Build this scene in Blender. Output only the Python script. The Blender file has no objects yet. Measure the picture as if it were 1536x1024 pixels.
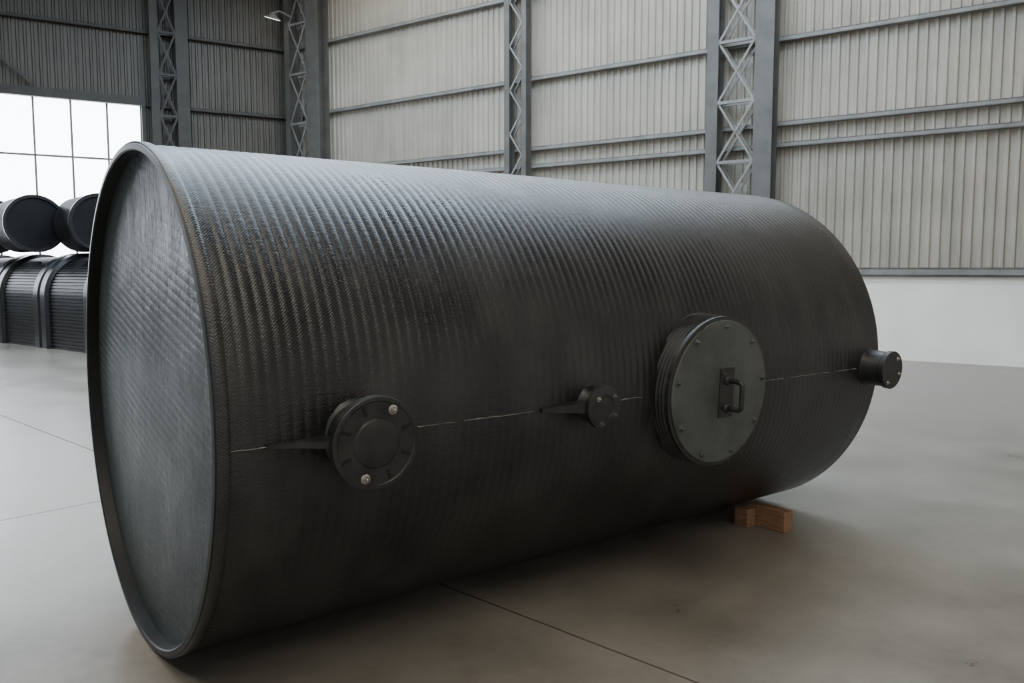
import bpy, bmesh, math, random
import numpy as np
from mathutils import Matrix, Vector
random.seed(7)
sc=bpy.context.scene
pi=math.pi

# ------------------------------------------------------------------ materials
def new_mat(name):
    m=bpy.data.materials.new(name); m.use_nodes=True
    nt=m.node_tree; b=nt.nodes["Principled BSDF"]
    return m,nt,b
def N(nt,t,**kw):
    n=nt.nodes.new(t)
    for k,v in kw.items(): setattr(n,k,v)
    return n
def link(nt,a,b): nt.links.new(a,b)
def ramp(nt,src,p0,c0,p1,c1,ease=False):
    r=N(nt,"ShaderNodeValToRGB"); e=r.color_ramp.elements
    if ease: r.color_ramp.interpolation="EASE"
    e[0].position=p0;e[0].color=(*c0,1) if len(c0)==3 else c0
    e[1].position=p1;e[1].color=(*c1,1) if len(c1)==3 else c1
    link(nt,src,r.inputs[0]); return r.outputs[0]
def noise(nt,scale,detail=4,vec=None,rough=.55):
    n=N(nt,"ShaderNodeTexNoise"); n.inputs["Scale"].default_value=scale
    n.inputs["Detail"].default_value=detail; n.inputs["Roughness"].default_value=rough
    if vec is not None: link(nt,vec,n.inputs["Vector"])
    return n.outputs["Fac"]
def mapping(nt,scale=(1,1,1),rot=(0,0,0)):
    tc=N(nt,"ShaderNodeTexCoord"); mp=N(nt,"ShaderNodeMapping")
    mp.inputs["Scale"].default_value=scale; mp.inputs["Rotation"].default_value=rot
    link(nt,tc.outputs["Object"],mp.inputs["Vector"]); return mp.outputs["Vector"]
def mth(nt,op,a,b=None,c=None):
    n=N(nt,"ShaderNodeMath",operation=op)
    for i,x in enumerate((a,b,c)):
        if x is None: continue
        if isinstance(x,(int,float)): n.inputs[i].default_value=x
        else: link(nt,x,n.inputs[i])
    return n.outputs[0]
def maprange(nt,src,a,b,c,d):
    n=N(nt,"ShaderNodeMapRange"); link(nt,src,n.inputs[0])
    for i,x in enumerate((a,b,c,d)): n.inputs[i+1].default_value=x
    return n.outputs[0]
def mixc(nt,fac,a,c):
    mix=N(nt,"ShaderNodeMix",data_type="RGBA"); link(nt,fac,mix.inputs[0])
    for i,x in ((6,a),(7,c)):
        if isinstance(x,tuple): mix.inputs[i].default_value=(*x,1)
        else: link(nt,x,mix.inputs[i])
    return mix.outputs[2]
def simple(name,c1,c2,rough=.5,scale=6,metal=0,bump=0.0,bscale=60,stretch=(1,1,1),rough2=None,spec=.5):
    m,nt,b=new_mat(name)
    v=mapping(nt,stretch)
    f=noise(nt,scale,5,v)
    link(nt,ramp(nt,f,.3,c1,.7,c2),b.inputs["Base Color"])
    b.inputs["Roughness"].default_value=rough; b.inputs["Metallic"].default_value=metal
    b.inputs["Specular IOR Level"].default_value=spec
    if rough2 is not None:
        link(nt,ramp(nt,f,.3,(rough,)*3,.7,(rough2,)*3),b.inputs["Roughness"])
    if bump>0:
        bp=N(nt,"ShaderNodeBump"); bp.inputs["Strength"].default_value=1; bp.inputs["Distance"].default_value=bump
        link(nt,noise(nt,bscale,3,v),bp.inputs["Height"]); link(nt,bp.outputs[0],b.inputs["Normal"])
    return m
def emis(name,c,s):
    m,nt,b=new_mat(name)
    b.inputs["Base Color"].default_value=(*c,1); b.inputs["Emission Color"].default_value=(*c,1)
    b.inputs["Emission Strength"].default_value=s; b.inputs["Roughness"].default_value=.4
    return m

M_girt=simple("painted_steel_grey",(.155,.150,.140),(.225,.218,.205),.5,3)
M_post=simple("painted_steel_dark",(.070,.068,.062),(.11,.106,.098),.55,3)
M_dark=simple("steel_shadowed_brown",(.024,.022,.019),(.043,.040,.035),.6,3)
M_fl=simple("black_polymer_fitting",(.007,.0075,.008),(.024,.024,.023),.32,14,bump=.0015,bscale=35,rough2=.55)
M_rim=simple("black_polymer_rim",(.004,.0042,.0045),(.010,.010,.010),.42,8,spec=.35)
M_lid=simple("scuffed_polymer_lid",(.036,.042,.038),(.085,.092,.084),.42,5,bump=.0012,bscale=30,rough2=.6)
M_chrome=simple("zinc_bolt",(.25,.24,.21),(.45,.43,.39),.32,20,metal=1)
M_bolt=simple("dull_bolt",(.07,.075,.075),(.13,.135,.13),.4,20,metal=.6)
M_seam=simple("weld_bead",(.018,.018,.017),(.22,.21,.195),.6,9)
M_wood=simple("timber_brown",(.17,.085,.042),(.32,.18,.10),.65,5,stretch=(12,2,12),bump=.002,bscale=12)
M_white=simple("painted_masonry_white",(.78,.745,.68),(.88,.845,.785),.6,1.2)
M_slot=simple("dark_recess",(.003,.003,.003),(.006,.006,.006),.8,5)  # near-black colour stands in for the shade inside the flange slots

def sheet(name,c1,c2,rough):
    m,nt,b=new_mat(name)
    v=mapping(nt,(1.4,1,.12)); f=noise(nt,2.2,6,v,.6)
    v2=mapping(nt,(.35,1,.5)); f2=noise(nt,1.0,3,v2)
    hf=mth(nt,"MULTIPLY",mth(nt,"ADD",f,f2),.5)
    link(nt,ramp(nt,hf,.35,c1,.65,c2),b.inputs["Base Color"])
    b.inputs["Roughness"].default_value=rough
    return m
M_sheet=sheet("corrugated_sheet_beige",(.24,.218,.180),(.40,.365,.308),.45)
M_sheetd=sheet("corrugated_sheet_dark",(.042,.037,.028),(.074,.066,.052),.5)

def floor_mat():
    m,nt,b=new_mat("polished_concrete")
    v=mapping(nt,(1,1,1))
    f1=noise(nt,.45,4,v,.5); f2=noise(nt,1.5,5,v,.55); f3=noise(nt,14,5,v,.6)
    mx=mth(nt,"ADD",mth(nt,"MULTIPLY",f1,.34),mth(nt,"ADD",mth(nt,"MULTIPLY",f2,.48),mth(nt,"MULTIPLY",f3,.18)))
    col=ramp(nt,mx,.22,(.060,.053,.044),.78,(.325,.296,.255))
    sep=N(nt,"ShaderNodeSeparateXYZ"); link(nt,v,sep.inputs[0])
    masks=[]
    wob=mth(nt,"MULTIPLY",mth(nt,"SUBTRACT",noise(nt,3,3,v),.5),.012)
    for (a,bb,off,sp) in ((.68,.733,3.12,14.0),(.733,-.68,-6.7,14.0)):
        d=mth(nt,"MULTIPLY_ADD",sep.outputs[1],bb,mth(nt,"MULTIPLY",sep.outputs[0],a))
        d=mth(nt,"ADD",mth(nt,"SUBTRACT",d,off),wob)
        masks.append(mth(nt,"LESS_THAN",mth(nt,"PINGPONG",d,sp/2),.0065))
    mm=mth(nt,"MAXIMUM",masks[0],masks[1])
    link(nt,mixc(nt,mm,col,(.085,.072,.058)),b.inputs["Base Color"])
    rg=maprange(nt,mx,.22,.78,.22,.46)
    link(nt,mth(nt,"MAXIMUM",rg,mm),b.inputs["Roughness"])
    link(nt,maprange(nt,mm,0,1,.5,.05),b.inputs["Specular IOR Level"])
    bp=N(nt,"ShaderNodeBump"); bp.inputs["Distance"].default_value=.0008; bp.inputs["Strength"].default_value=.5
    link(nt,noise(nt,9,3,v,.5),bp.inputs["Height"]); link(nt,bp.outputs[0],b.inputs["Normal"])
    return m
M_floor=floor_mat()

def shell_mat():
    m,nt,b=new_mat("black_hdpe_shell")
    v=mapping(nt,(1,1,1)); f=noise(nt,1.7,7,v,.65); g=noise(nt,1.3,6,mapping(nt,(2.0,.9,.9)),.62)
    col=ramp(nt,f,.35,(.007,.007,.0075),.72,(.020,.020,.0205))
    link(nt,mixc(nt,maprange(nt,g,.48,.74,0,.65),col,(.050,.049,.048)),b.inputs["Base Color"])
    link(nt,maprange(nt,mth(nt,"ADD",f,mth(nt,"MULTIPLY",g,.7)),.6,1.1,.24,.44),b.inputs["Roughness"])
    sep=N(nt,"ShaderNodeSeparateXYZ"); link(nt,v,sep.inputs[0])
    ang=mth(nt,"ARCTAN2",mth(nt,"SUBTRACT",sep.outputs[2],1.2),sep.outputs[1])
    wv=mth(nt,"MULTIPLY",mth(nt,"SINE",mth(nt,"ADD",mth(nt,"MULTIPLY",ang,560),mth(nt,"MULTIPLY",sep.outputs[0],90))),mth(nt,"SINE",mth(nt,"MULTIPLY",sep.outputs[0],2*pi/.0162)))
    n1=noise(nt,1.3,4,mapping(nt,(14,60,60)),.6)
    hg=mth(nt,"ADD",mth(nt,"MULTIPLY",n1,.0024),mth(nt,"MULTIPLY",wv,.00045))
    bp=N(nt,"ShaderNodeBump"); bp.inputs["Distance"].default_value=1; bp.inputs["Strength"].default_value=1
    link(nt,hg,bp.inputs["Height"]); link(nt,bp.outputs[0],b.inputs["Normal"])
    return m
def cap_mat():
    m,nt,b=new_mat("black_hdpe_endcap")
    v=mapping(nt,(1,1,1)); f=noise(nt,1.6,7,v,.65)
    link(nt,ramp(nt,f,.3,(.005,.010,.0108),.7,(.020,.031,.032)),b.inputs["Base Color"])
    link(nt,ramp(nt,f,.3,(.27,)*3,.7,(.52,)*3),b.inputs["Roughness"])
    sep=N(nt,"ShaderNodeSeparateXYZ"); link(nt,v,sep.inputs[0])
    q=mth(nt,"SUBTRACT",mth(nt,"MULTIPLY",sep.outputs[2],math.cos(.25)),mth(nt,"MULTIPLY",sep.outputs[1],math.sin(.25)))
    q=mth(nt,"ADD",q,mth(nt,"MULTIPLY",noise(nt,1.2,2,v),.03))
    s=mth(nt,"ABSOLUTE",mth(nt,"SINE",mth(nt,"MULTIPLY",q,pi/.045)))
    s=mth(nt,"MULTIPLY",s,maprange(nt,sep.outputs[2],.7,1.6,.15,1))
    n1=noise(nt,1.5,5,mapping(nt,(30,3,30),(math.radians(-14),0,0)),.65)
    hgt=mth(nt,"ADD",mth(nt,"MULTIPLY",s,.0060),mth(nt,"MULTIPLY",n1,.0045))
    n2=noise(nt,5,7,mapping(nt,(1,1.6,.8)),.72)
    hgt=mth(nt,"ADD",hgt,mth(nt,"MULTIPLY",n2,maprange(nt,sep.outputs[2],1.3,2.2,.008,.11)))
    bp=N(nt,"ShaderNodeBump"); bp.inputs["Distance"].default_value=1.0; bp.inputs["Strength"].default_value=1
    link(nt,hgt,bp.inputs["Height"]); link(nt,bp.outputs[0],b.inputs["Normal"])
    b.inputs["Specular IOR Level"].default_value=.42
    return m
M_shell=shell_mat(); M_cap=cap_mat()
M_bgtank=simple("dark_ribbed_polymer",(.004,.0045,.006),(.010,.011,.013),.42,3,spec=.22)
M_bgband=simple("dark_polymer_band",(.010,.011,.014),(.018,.020,.024),.34,3,spec=.32)

# ------------------------------------------------------------------ mesh helper
class MB:
    def __init__(s): s.v=[];s.f=[];s.m=[];s.sm=[]
    def add(s,vs,fs,mi=0,M=None,smooth=False):
        o=len(s.v)
        for p in vs: s.v.append(tuple(M@Vector(p)) if M is not None else tuple(p))
        for f in fs: s.f.append(tuple(i+o for i in f)); s.m.append(mi); s.sm.append(smooth)
    def box(s,a,b,mi=0,M=None):
        (x0,y0,z0),(x1,y1,z1)=a,b
        vs=[(x0,y0,z0),(x1,y0,z0),(x1,y1,z0),(x0,y1,z0),(x0,y0,z1),(x1,y0,z1),(x1,y1,z1),(x0,y1,z1)]
        s.add(vs,[(0,3,2,1),(4,5,6,7),(0,1,5,4),(1,2,6,5),(2,3,7,6),(3,0,4,7)],mi,M)
    def bar(s,p,q,w,t,mi=0,up=(0,1,0)):
        p,q=Vector(p),Vector(q); d=q-p; L=d.length; x=d.normalized(); y=Vector(up); y=(y-x*y.dot(x)).normalized(); z=x.cross(y)
        M=Matrix(((x.x,y.x,z.x,p.x),(x.y,y.y,z.y,p.y),(x.z,y.z,z.z,p.z),(0,0,0,1)))
        s.box((0,-t/2,-w/2),(L,t/2,w/2),mi,M)
    def lathe(s,prof,seg=64,mi=0,M=None,smooth=True,closed=False):
        vs=[];fs=[]
        n=len(prof)
        for (r,z) in prof:
            for k in range(seg):
                a=2*pi*k/seg; vs.append((r*math.cos(a),r*math.sin(a),z))
        for i in range(n-1):
            for k in range(seg):
                k2=(k+1)%seg; fs.append((i*seg+k,i*seg+k2,(i+1)*seg+k2,(i+1)*seg+k))
        if prof[0][0]>1e-6 and not closed: fs.append(tuple(reversed(range(seg))))
        if prof[-1][0]>1e-6 and not closed: fs.append(tuple((n-1)*seg+k for k in range(seg)))
        s.add(vs,fs,mi,M,smooth)
    def tube(s,pts,r,seg=12,mi=0,M=None):
        pts=[Vector(p) for p in pts]; vs=[];fs=[]
        for i,p in enumerate(pts):
            d=(pts[min(i+1,len(pts)-1)]-pts[max(i-1,0)]).normalized()
            a=Vector((0,0,1)) if abs(d.z)<.9 else Vector((1,0,0))
            u=d.cross(a).normalized(); w=d.cross(u)
            rr=r[i] if isinstance(r,(list,tuple)) else r
            for k in range(seg):
                t=2*pi*k/seg; vs.append(p+u*rr*math.cos(t)+w*rr*math.sin(t))
        for i in range(len(pts)-1):
            for k in range(seg):
                k2=(k+1)%seg; fs.append((i*seg+k,i*seg+k2,(i+1)*seg+k2,(i+1)*seg+k))
        fs.append(tuple(reversed(range(seg)))); fs.append(tuple((len(pts)-1)*seg+k for k in range(seg)))
        s.add(vs,fs,mi,M,True)
    def obj(s,name,mats,parent=None,matrix=None,sharp=35,bevel=0):
        me=bpy.data.meshes.new(name); me.from_pydata(s.v,[],s.f); 
        for m in mats: me.materials.append(m)
        me.polygons.foreach_set("material_index",s.m); me.polygons.foreach_set("use_smooth",s.sm)
        bm=bmesh.new(); bm.from_mesh(me); bmesh.ops.recalc_face_normals(bm,faces=bm.faces)
        for e in bm.edges:
            if len(e.link_faces)==2 and e.calc_face_angle(0)>math.radians(sharp): e.smooth=False
        bm.to_mesh(me); bm.free()
        ob=bpy.data.objects.new(name,me); sc.collection.objects.link(ob)
        if parent: ob.parent=parent
        if matrix is not None: ob.matrix_world=matrix if not parent else ob.matrix_world
        if bevel:
            md=ob.modifiers.new("bevel","BEVEL"); md.width=bevel; md.segments=2; md.limit_method="ANGLE"; md.angle_limit=math.radians(40)
        return ob
def frame(origin,xdir):
    x=Vector((xdir[0],xdir[1],0)).normalized(); z=Vector((0,0,1)); y=z.cross(x)
    return Matrix(((x.x,y.x,0,origin[0]),(x.y,y.y,0,origin[1]),(0,0,1,origin[2] if len(origin)>2 else 0),(0,0,0,1)))
def empty(name,M):
    e=bpy.data.objects.new(name,None); sc.collection.objects.link(e); e.matrix_world=M; e.empty_display_size=.3; return e

# ------------------------------------------------------------------ camera
cam=bpy.data.cameras.new("camera"); camo=bpy.data.objects.new("camera",cam); sc.collection.objects.link(camo)
cam.sensor_width=36; cam.lens=1238.2/1536*36; cam.clip_end=200
camo.location=(0,0,1.8213); camo.rotation_euler=(pi/2-.0882,0,0); sc.camera=camo

# ------------------------------------------------------------------ room shell
HR=11.0
n=Vector((math.cos(.95),math.sin(.95),0)); WR=frame(n*17.95,(-math.sin(.95),math.cos(.95)))
C=WR@Vector((21.6,0,0))
WL=frame(C,(-.866,-.5))
def corr(u0,u1,z0,z1,pitch=.18,dep=.035,phase=0):
    us=[]
    k0=math.floor(u0/pitch)-1; 
    prof=[(0,0),(.50,0),(.62,dep),(.88,dep)]
    for k in range(k0,int(u1/pitch)+2):
        for a,y in prof: 
            u=(k+a)*pitch
            if u0<=u<=u1: us.append((u,y))
    vs=[];fs=[]
    for u,y in us: vs+= [(u,y,z0),(u,y,z1)]
    for i in range(len(us)-1): fs.append((2*i,2*i+2,2*i+3,2*i+1))
    return vs,fs
mb=MB(); vs,fs=corr(-14,21.65,1.7,HR); mb.add(vs,fs,0); mb.box((-14,-.25,0),(21.65,-.06,HR),0)
mb.obj("wall_right",[M_sheet],matrix=WR)
mb=MB(); mb.box((-14,-.05,0),(21.5,.10,1.66),0); mb.obj("wall_base_right",[M_white],matrix=WR)
mb=MB(); mb.box((-14,0,1.66),(21.4,.17,1.70),0); mb.box((-14,.13,1.66),(21.4,.17,1.84),0); mb.box((-14,0,1.80),(21.4,.17,1.84),0)
mb.obj("trim_1",[M_girt],matrix=WR)
VW0,VW1,ZW0,ZW1=4.42,15.6,1.7,6.62  # out-of-view end of the window lengthened so the end cap reflects it
mb=MB(); WE=20
for (a,b,c,d) in ((0.02,VW0,1.0,HR),(VW0,VW1,ZW1,HR),(VW1,WE,1.0,HR)):
    vs,fs=corr(a,b,c,d); mb.add(vs,fs,0); mb.box((a,-.25,c),(b,-.06,d),0)
mb.box((0.02,-.25,0),(WE,.08,1.0),0); vs,fs=corr(VW0,VW1,1.0,ZW0); mb.add(vs,fs,0); mb.box((VW0,-.25,1.0),(VW1,-.06,ZW0),0)
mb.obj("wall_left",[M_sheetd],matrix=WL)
M_glass=emis("bright_frosted_glazing",(.86,.93,1.0),11.0)
mb=MB(); mb.box((VW0,-.16,ZW0),(VW1,-.13,ZW1),0)
us=[VW0]; x=5.33
while x<VW1-.3: us.append(x); x+=.935
us.append(VW1-.06)
for u in us: mb.box((u,-.14,ZW0),(u+.055,-.04,ZW1),1)
for z in (ZW0,3.35,4.98): mb.box((VW0,-.14,z),(VW1,-.05,z+.055),1)
mb.box((VW0-.1,-.05,ZW1-.02),(VW1+.1,.12,ZW1+.24),2); mb.box((VW0-.1,-.05,ZW0-.1),(VW0+.02,.1,ZW1),2)
mb.box((VW0,-.05,ZW0-.1),(VW1,.1,ZW0),2)
mb.obj("window_1",[M_glass,M_girt,M_dark],matrix=WL)

mb=MB(); mb.add([(-45,-14,0),(45,-14,0),(45,50,0),(-45,50,0)],[(0,1,2,3)],0); mb.obj("floor",[M_floor])
A=WR@Vector((-14,0,HR)); B=WR@Vector((21.6,0,HR)); D=WL@Vector((WE,0,HR))
mb=MB(); mb.add([A,B,D,(-28,-2,HR),(-12,-14,HR),(24,-14,HR)],[(0,1,2,3,4,5)],0)
M_ceil=simple("roof_sheet",(.07,.068,.062),(.10,.098,.09),.7,1)
mb.obj("ceiling",[M_ceil])
M_sky=emis("skylight_panel",(.70,.85,1.0),20.0)
M_warmfill=emis("skylight_panel_aged",(1.0,.92,.80),9.0)  # warm glowing panels, added out of view to wash the wall and fill the front
k=0
for (u0,u1,y0,y1,ms) in ((-12,19,1.6,2.4,M_warmfill),(1.5,18,4,5.6,M_sky),(2.5,18,8.2,9.6,M_sky),(5,18,12.4,13.8,M_sky),(-9,16,17.2,18.8,M_warmfill),(-10,12,21.6,23.2,M_warmfill)):  # glowing strips on the unseen roof, laid out to shape the tank highlight
    mb=MB(); mb.box((u0,y0,HR-.06),(u1,y1,HR-.02),0)
    mb.box((u0-.08,y0-.08,HR-.1),(u1+.08,y0,HR-.02),1); mb.box((u0-.08,y1,HR-.1),(u1+.08,y1+.08,HR-.02),1)
    x=u0
    while x<u1: mb.box((x-.03,y0,HR-.1),(x+.03,y1,HR-.05),1); x+=2
    k+=1; mb.obj("window_%d"%(k+1),[ms,M_post],matrix=WR)

def girt(M,u0,u1,z,mat,h=.10,d=.14,y=.035):
    mb=MB(); mb.box((u0,y,z-h/2),(u1,y+d,z-h/2+.02),0); mb.box((u0,y+d-.02,z-h/2),(u1,y+d,z+h/2),0); mb.box((u0,y,z+h/2-.02),(u1,y+d,z+h/2),0)
    mb.obj("wall_girt",[mat],matrix=M)
for z in (8.72,6.62,4.87,4.43): girt(WR,-14,21.4,z,M_girt)
girt(WR,-14,21.4,10.5,M_girt)
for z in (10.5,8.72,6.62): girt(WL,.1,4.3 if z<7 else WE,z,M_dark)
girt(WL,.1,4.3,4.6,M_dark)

def column(M,legs,z1,bay,mats,y0=.18,dep=.30,cross=True,lace=.05):
    mb=MB()
    for (a,b) in legs:
        mb.box((a,y0+dep-.025,0),(b,y0+dep,z1),0); mb.box((a,y0,0),(b,y0+.025,z1),0)
        mb.box(((a+b)/2-.012,y0+.02,0),((a+b)/2+.012,y0+dep-.02,z1),1)
        mb.box((a-.06,y0-.06,0),(b+.06,y0+dep+.06,.03),1)
    for (a,b),(c,d) in zip(legs[:-1],legs[1:]):
        L,Rr=(b,c)
        for yy in (y0+.03,y0+dep-.03):
            z=.3;k=0
            while z<z1-.2:
                z2=min(z+bay,z1)
                if cross:
                    mb.bar((L,yy,z),(Rr,yy,z2),lace,.02,2); mb.bar((L,yy+.012,z2),(Rr,yy+.012,z),lace,.02,2)
                    mb.bar((L,yy,z),(Rr,yy,z),lace*1.3,.05,2)
                else:
                    if k%2==0: mb.bar((L,yy,z),(Rr,yy,z2),lace,.02,2)
                    else: mb.bar((Rr,yy,z),(L,yy,z2),lace,.02,2)
                z=z2;k+=1
    return mb.obj("lattice_column",mats,matrix=M)
mt=[M_post,M_post,M_girt]
column(WR,[(5.80,6.20),(7.0,7.26)],HR,1.27,mt,dep=.34)
column(WR,[(12.10,12.24),(12.62,12.78)],HR,.55,mt,dep=.25,cross=False,lace=.045)
column(WR,[(19.60,20.16),(20.95,21.15)],HR,1.5,mt,dep=.4)
column(WR,[(-1.68,-1.4),(-.64,-.2)],HR,1.27,mt,dep=.34)
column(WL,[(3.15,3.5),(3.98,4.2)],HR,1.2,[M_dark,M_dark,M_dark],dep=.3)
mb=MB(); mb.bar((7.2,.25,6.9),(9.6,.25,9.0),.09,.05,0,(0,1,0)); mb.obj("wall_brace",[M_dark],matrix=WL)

E=empty("wall_floodlight",WR@Matrix.Translation((20.95,1.15,9.45))@Matrix.Rotation(math.radians(-18),4,'Y'))
mb=MB(); mb.lathe([(.03,.12),(.06,.10),(.10,.04),(.26,-.05),(.28,-.07),(.27,-.07),(.05,.0)],32,0); mb.obj("shade",[M_girt],E)
mb=MB(); mb.lathe([(.23,-.075),(.23,-.06)],32,0); mb.obj("lens",[emis("lamp_lens",(1,.98,.93),4)],E)
mb=MB(); mb.tube([(0,0,.1),(0,-.2,.2),(-.1,-.62,.12)],.03); mb.obj("arm",[M_girt],E)

# ------------------------------------------------------------------ main tank
R=1.2; L=4.5317; yaw=.9239; SA=-.0421
T=frame((-1.7959,3.9107),(math.sin(yaw),math.cos(yaw)))
tank=empty("horizontal_storage_tank",T)
SEG=288; pitch=.0485
xs=[-0.0,.004,.035,.045]
x=.052
while x<L-.05: xs.append(x); x+=pitch/8
xs+=[L-.045,L-.03,L-.004,L]
xs=np.array(xs); th=np.linspace(0,2*pi,SEG,endpoint=False)
X,TH=np.meshgrid(xs,th,indexing="ij")
tt=((X-.052)/pitch+TH/(2*pi))%1.0
w=np.sin(pi*tt)**.8
up=np.clip((np.sin(TH)+.10)/.35,0,1)
back=(np.cos(TH)<-.2)
amp=.0012+.0036*np.maximum(up,back*1.0)
edge=np.clip((X-.05)/.06,0,1)*np.clip((L-.05-X)/.06,0,1)
irr=.0015*np.sin(3*TH+2.1*X)+.001*np.sin(7*TH-4.3*X)
r=R-.008+(amp*w+irr)*edge
r=np.where(X<.05,R+.004,r); r[0,:]=R-.002; r[-1,:]=R-.008
V=np.stack([X,-r*np.cos(TH),R+r*np.sin(TH)],-1).reshape(-1,3)
nr=len(xs); i=np.arange(nr-1)[:,None]*SEG; k=np.arange(SEG)[None,:]; k2=(k+1)%SEG
F=np.stack([i+k,i+k2,i+SEG+k2,i+SEG+k],-1).reshape(-1,4)
me=bpy.data.meshes.new("shell"); me.from_pydata(V.tolist(),[],F.tolist()); me.materials.append(M_shell)
me.polygons.foreach_set("use_smooth",[True]*len(F))
bm=bmesh.new(); bm.from_mesh(me); bmesh.ops.recalc_face_normals(bm,faces=bm.faces); bm.to_mesh(me); bm.free()
ob=bpy.data.objects.new("shell",me); sc.collection.objects.link(ob); ob.parent=tank
XR=Matrix(((0,0,1,0),(0,1,0,0),(-1,0,0,R),(0,0,0,1)))
mb=MB(); mb.lathe([(R-.003,0),(R-.006,-.006),(R-.030,-.008),(R-.036,-.002),(R-.040,.07)],256,0,XR,closed=True); mb.obj("rim",[M_rim],tank)
def capmesh(name,x0,sign,mat,relief=1):
    NR=60;NA=240;vs=[];fs=[]
    vs.append((x0,0,R))
    for i in range(1,NR+1):
        rr=(R-.03)*i/NR
        for k in range(NA):
            a=2*pi*k/NA; y=-rr*math.cos(a); z=rr*math.sin(a)
            h=.006*math.sin(1.7*y+.4)*math.cos(2.1*z)
            if i>NR-2: h=0
            vs.append((x0-sign*h*relief,y,R+z))
    for k in range(NA): fs.append((0,1+k,1+(k+1)%NA))
    for i in range(NR-1):
        a=1+i*NA;b=a+NA
        for k in range(NA): k2=(k+1)%NA; fs.append((a+k,b+k,b+k2,a+k2))
    m2=MB(); m2.add(vs,fs,0,None,True); m2.obj(name,[mat],tank,sharp=80)
capmesh("end_cap_near",.055,1,M_cap)
capmesh("end_cap_far",L-.02,-1,M_cap,.5)

def nz(s,z=0,ang=SA):
    out=Vector((0,-math.cos(ang),math.sin(ang))); t=Vector((0,math.sin(ang),math.cos(ang))); a=Vector((1,0,0))
    o=Vector((s,0,R))+out*(R+z)
    return Matrix(((a.x,t.x,out.x,o.x),(a.y,t.y,out.y,o.y),(a.z,t.z,out.z,o.z),(0,0,0,1)))
def hexbolt(mb,M,x,y,z,r=.013,h=.012,mi=1,washer=True):
    Mt=M@Matrix.Translation((x,y,z))
    if washer: mb.lathe([(r*1.55,0),(r*1.55,.003),(r*1.4,.004)],20,mi,Mt)
    mb.lathe([(r,.003),(r,h-.002),(r*.85,h)],6,mi,Mt,smooth=False)
    mb.lathe([(r*.5,h),(r*.5,h+.008),(r*.35,h+.010)],12,mi,Mt)

def seam(s0,s1,r):
    pts=[];rad=[]
    s=s0
    while s<s1:
        a=SA+random.uniform(-.0015,.0015); rr=R-.0045
        pts.append((s,-rr*math.cos(a),R+rr*math.sin(a))); rad.append(r*random.uniform(.5,1.3)); s+=.02
    return pts,rad
mb=MB()
for s0,s1,r in ((.05,.30,.0030),(.74,1.06,.0030),(1.08,1.50,.0034),(1.98,2.22,.0036),(3.14,3.45,.0036),(3.47,3.95,.0032),(3.97,4.25,.003)):
    p,rd=seam(s0,s1,r); mb.tube(p,rd,6,0)
mb.obj("weld_seam",[M_seam],tank)

def gusset(mb,M,r0,length,zt,h=.012,mi=0):
    n_=16; top=[];bot=[]
    for i in range(n_+1):
        t=i/n_; x=-r0-length*t; out=zt*(1-t)**1.5+.006
        hh=h*(1-.6*t)
        top.append((x,hh,-.03));top.append((x,hh,out)); bot.append((x,-hh,-.03)); bot.append((x,-hh,out))
    vs=top+bot; o=len(top); fs=[]
    for i in range(n_):
        a=2*i; fs+=[(a,a+2,a+3,a+1),(o+a,o+a+1,o+a+3,o+a+2),(a+1,a+3,o+a+3,o+a+1)]
    fs+=[(0,1,o+1,o)]
    mb.add(vs,fs,mi,M)
M=nz(.565)
mb=MB(); pr=.165
mb.lathe([(.165,-.04),(.15,-.012),(.135,0.0),(.130,.03),(.128,pr-.03)],64,0,M)
mb.lathe([(.155,pr-.042),(.183,pr-.040),(.187,pr-.035),(.187,pr-.003),(.184,pr),(.170,pr+.001),(.165,pr-.003),(.100,pr-.003),(.096,pr+.002),(.090,pr+.004),(.02,pr+.005),(0.0001,pr+.005)],96,0,M)
gusset(mb,M,.11,.27,.11,.018)
for k in range(8):
    a=pi/8+k*pi/4
    if k in (1,5): continue
    Mt=M@Matrix.Rotation(a,4,'Z')@Matrix.Translation((.140,0,pr-.004))
    mb.box((-.020,-.007,0),(.020,.007,.003),2,Mt)
hexbolt(mb,M,.068,.128,pr-.003,.013,.013); hexbolt(mb,M,-.050,-.135,pr-.003,.013,.013)
mb.obj("slotted_flange",[M_fl,M_chrome,M_slot],tank,bevel=0)
M=nz(1.84); mb=MB(); pr=.10
mb.lathe([(.10,-.03),(.088,-.008),(.075,.01),(.072,pr-.02)],48,0,M)
mb.lathe([(.08,pr-.03),(.106,pr-.028),(.108,pr-.024),(.108,pr-.002),(.105,pr),(.06,pr+.001),(.058,pr-.003),(0.0001,pr-.003)],64,0,M)
gusset(mb,M,.06,.26,.085,.026)
for (x,y,mi) in ((-.045,.045,1),(.065,-.045,3),(-.02,-.08,3),(.06,.05,3)): hexbolt(mb,M,x,y,pr,.009,.009,mi)
mb.obj("small_flange",[M_fl,M_chrome,M_slot,M_bolt],tank)
M=nz(2.71); mb=MB(); pr=.105
prof=[(.425,-.12),(.420,-.06)]
z=-.055
for j in range(5): prof+=[(.408,z+.004),(.418,z+.012),(.408,z+.020)]; z+=.024
prof+=[(.408,pr-.03),(.39,pr-.03)]
mb.lathe(prof,128,0,M)
mb.lathe([(.39,pr-.034),(.412,pr-.032),(.416,pr-.028),(.416,pr-.012),(.407,pr-.010),(.39,pr-.010)],128,0,M,closed=True)
mb.lathe([(.385,pr-.012),(.396,pr-.010),(.396,pr-.003),(.392,pr),(.0001,pr+.001)],128,1,M)
for k in range(9):
    a=math.radians(88-k*40); hexbolt(mb,M,.362*math.cos(a),.362*math.sin(a),pr,.012,.012,2)
mb.obj("manhole_lid",[M_fl,M_lid,M_bolt],tank)
mb=MB(); Mh=M@Matrix.Translation((.045,-.01,pr))
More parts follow.
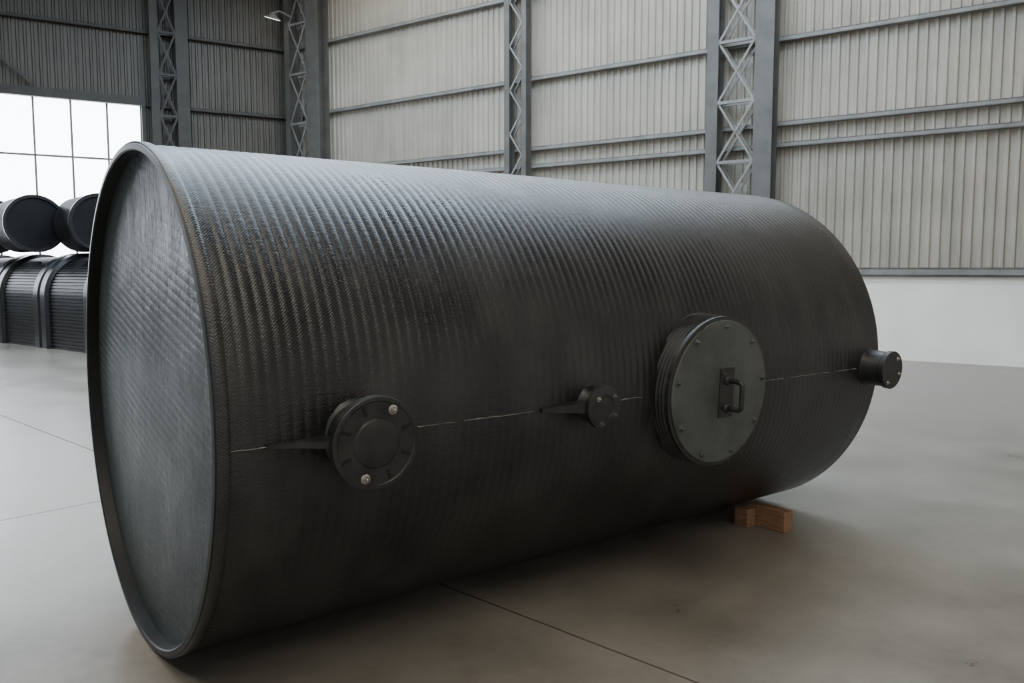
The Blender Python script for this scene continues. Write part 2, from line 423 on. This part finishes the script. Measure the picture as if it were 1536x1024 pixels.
mb.box((-.065,-.135,0),(.055,.14,.006),0,Mh)
mb.lathe([(.028,.004),(.028,.010),(.018,.02),(.016,.02)],20,0,Mh@Matrix.Translation((0,.07,0)))
mb.lathe([(.028,.004),(.028,.010),(.018,.02),(.016,.02)],20,0,Mh@Matrix.Translation((0,-.085,0)))
hp=[(0,.07,.005),(0,.07,.07)]
for j in range(7): a=j/6*pi/2; hp.append((0,.045+.025*math.cos(a),.08+.025*math.sin(a)))
for j in range(7): a=j/6*pi/2; hp.append((0,-.06-.025*math.sin(a),.08+.025*math.cos(a)))
hp+=[(0,-.085,.07),(0,-.085,.005)]
mb.tube(hp,.014,14,0,Mh)
hexbolt(mb,Mh,-.045,.11,.006,.008,.008,1,False); hexbolt(mb,Mh,.035,-.10,.006,.008,.008,1,False)
mb.obj("manhole_handle",[M_fl,M_bolt],tank)
M=nz(4.42); mb=MB(); pr=.16
mb.lathe([(.15,-.06),(.135,-.02),(.120,.01),(.117,pr-.03)],48,0,M)
mb.lathe([(.112,pr-.04),(.124,pr-.038),(.127,pr-.034),(.127,pr-.004),(.124,pr),(.0001,pr+.001)],64,0,M)
for (x,y) in ((.05,.075),(-.055,-.08),(.08,-.03)): hexbolt(mb,M,x,y,pr,.009,.008,1)
mb.obj("pipe_stub",[M_fl,M_chrome],tank)

E=empty("timber_chock",T)
mb=MB(); mb.box((3.92,-.90,0.001),(4.02,-.59,.145),0); mb.obj("beam",[M_wood],E,bevel=.004)
mb=MB(); mb.box((3.82,-.67,.001),(3.912,-.56,.13),0); mb.obj("wedge",[M_wood],E,bevel=.004)

# ------------------------------------------------------------------ background tanks
def arch_tank(name,M,Rr,H,Ln):
    zc=H-Rr
    prof=[]
    nz_=int(zc/.075)
    for j in range(nz_):
        z=j*zc/nz_; prof+=[(-Rr,z,0),(-Rr,z+.045,0),(-Rr,z+.055,-.02),(-Rr,z+.07,-.02)]
    na=40
    for j in range(na):
        a=pi*j/na; 
        for da,h in ((0,0),(.6,0),(.72,-.02),(.92,-.02)):
            aa=a+da*pi/na; prof.append((-Rr*math.cos(aa),zc+Rr*math.sin(aa),h))
    prof+=[(Rr,zc,0),(Rr,0,0)]
    def ring(x,h,rib):
        out=[]
        for (y,z,hr) in prof:
            hh=h+hr*rib
            if z>=zc: l=math.hypot(y,z-zc); s_=(l+hh)/l; out.append((x,y*s_,zc+(z-zc)*s_))
            else: out.append((x,y+(hh if y>0 else -hh),z))
        return out
    mb=MB(); P=len(prof)
    st=[(0,-.12,0,1),(.02,.0,0,1),(.04,.05,0,1),(.26,.05,0,1),(.28,0,0,1),(.30,-.03,1,0),(Ln-.30,-.03,1,1),(Ln-.28,0,0,1),(Ln-.26,.05,0,1),(Ln-.04,.05,0,1),(Ln-.02,0,0,1),(Ln,-.12,0,1)]
    rings=[ring(x,h,rb) for x,h,rb,_ in st]
    for i in range(len(st)-1):
        mi=0 if i==5 else 1
        vs=rings[i]+rings[i+1]; fs=[(k,k+1,P+k+1,P+k) for k in range(P-1)]
        mb.add(vs,fs,mi)
    mb.add(rings[0],[tuple(range(P))],0); mb.add(rings[-1],[tuple(range(P))],0)
    for lx in (Ln/2-.1,):
        a=math.radians(52); y=-Rr*math.cos(a)-.02; z=zc+Rr*math.sin(a)
        q=[(lx-.28,y+.12,z+.06),(lx+.28,y+.12,z+.06),(lx+.05,y-.14,z-.20),(lx-.05,y-.14,z-.20)]
        mb.add(q+[(a_,b_+.12,c_-.14) for a_,b_,c_ in q],[(0,1,2,3),(7,6,5,4),(0,4,5,1),(1,5,6,2),(2,6,7,3),(3,7,4,0)],0)
    return mb.obj(name,[M_bgtank,M_bgband],matrix=M)
def round_tank(name,M,Rr,Ln):
    mb=MB(); MX=Matrix(((0,0,1,0),(0,1,0,0),(-1,0,0,Rr+.012),(0,0,0,1)))
    mb.lathe([(.0001,.05),(Rr-.07,.05)],64,0,MX,smooth=False,closed=True)
    mb.lathe([(Rr-.07,.05),(Rr-.06,0),(Rr-.0,0),(Rr+.012,.02),(Rr+.012,.09),(Rr-.01,.10)],64,1,MX,smooth=False,closed=True)
    prof=[(Rr-.01,.10)]; x=.12
    while x<Ln-.1: prof+=[(Rr-.02,x),(Rr,x+.02),(Rr,x+.045),(Rr-.02,x+.065)]; x+=.08
    prof+=[(Rr,Ln-.08),(Rr,Ln),(.0001,Ln)]
    mb.lathe(prof,64,0,MX,smooth=False,closed=True)
    return mb.obj(name,[M_bgtank,M_bgband],matrix=M)
dA=Vector((.80,-.60,0)); P0=Vector((-10.8,18.9,0)); back=Vector((.6,.8,0))
for j in (-1,0,-2):
    o=P0+dA*(2.35*j)+back
    arch_tank("arched_storage_tank",frame((o.x,o.y),dA),.97,2.13,2.3)
ax2=Vector((-.68,.73,0))
for (cx_,cy_) in ((-11.18,19.55),(-9.48,19.2),(-13.0,20.9)):
    round_tank("ribbed_drum_tank",frame((cx_,cy_,2.20),ax2),.66,1.4)

# ------------------------------------------------------------------ light : daylight entering through the open sides
w=bpy.data.worlds.new("World"); sc.world=w; w.use_nodes=True
nt=w.node_tree; bg=nt.nodes["Background"]
tc=N(nt,"ShaderNodeTexCoord"); sp=N(nt,"ShaderNodeSeparateXYZ"); link(nt,tc.outputs["Generated"],sp.inputs[0])
link(nt,ramp(nt,maprange(nt,sp.outputs[0],-1,1,0,1),.2,(.74,.87,1.0),.75,(1.0,.94,.85)),bg.inputs[0])
bg.inputs[1].default_value=.82
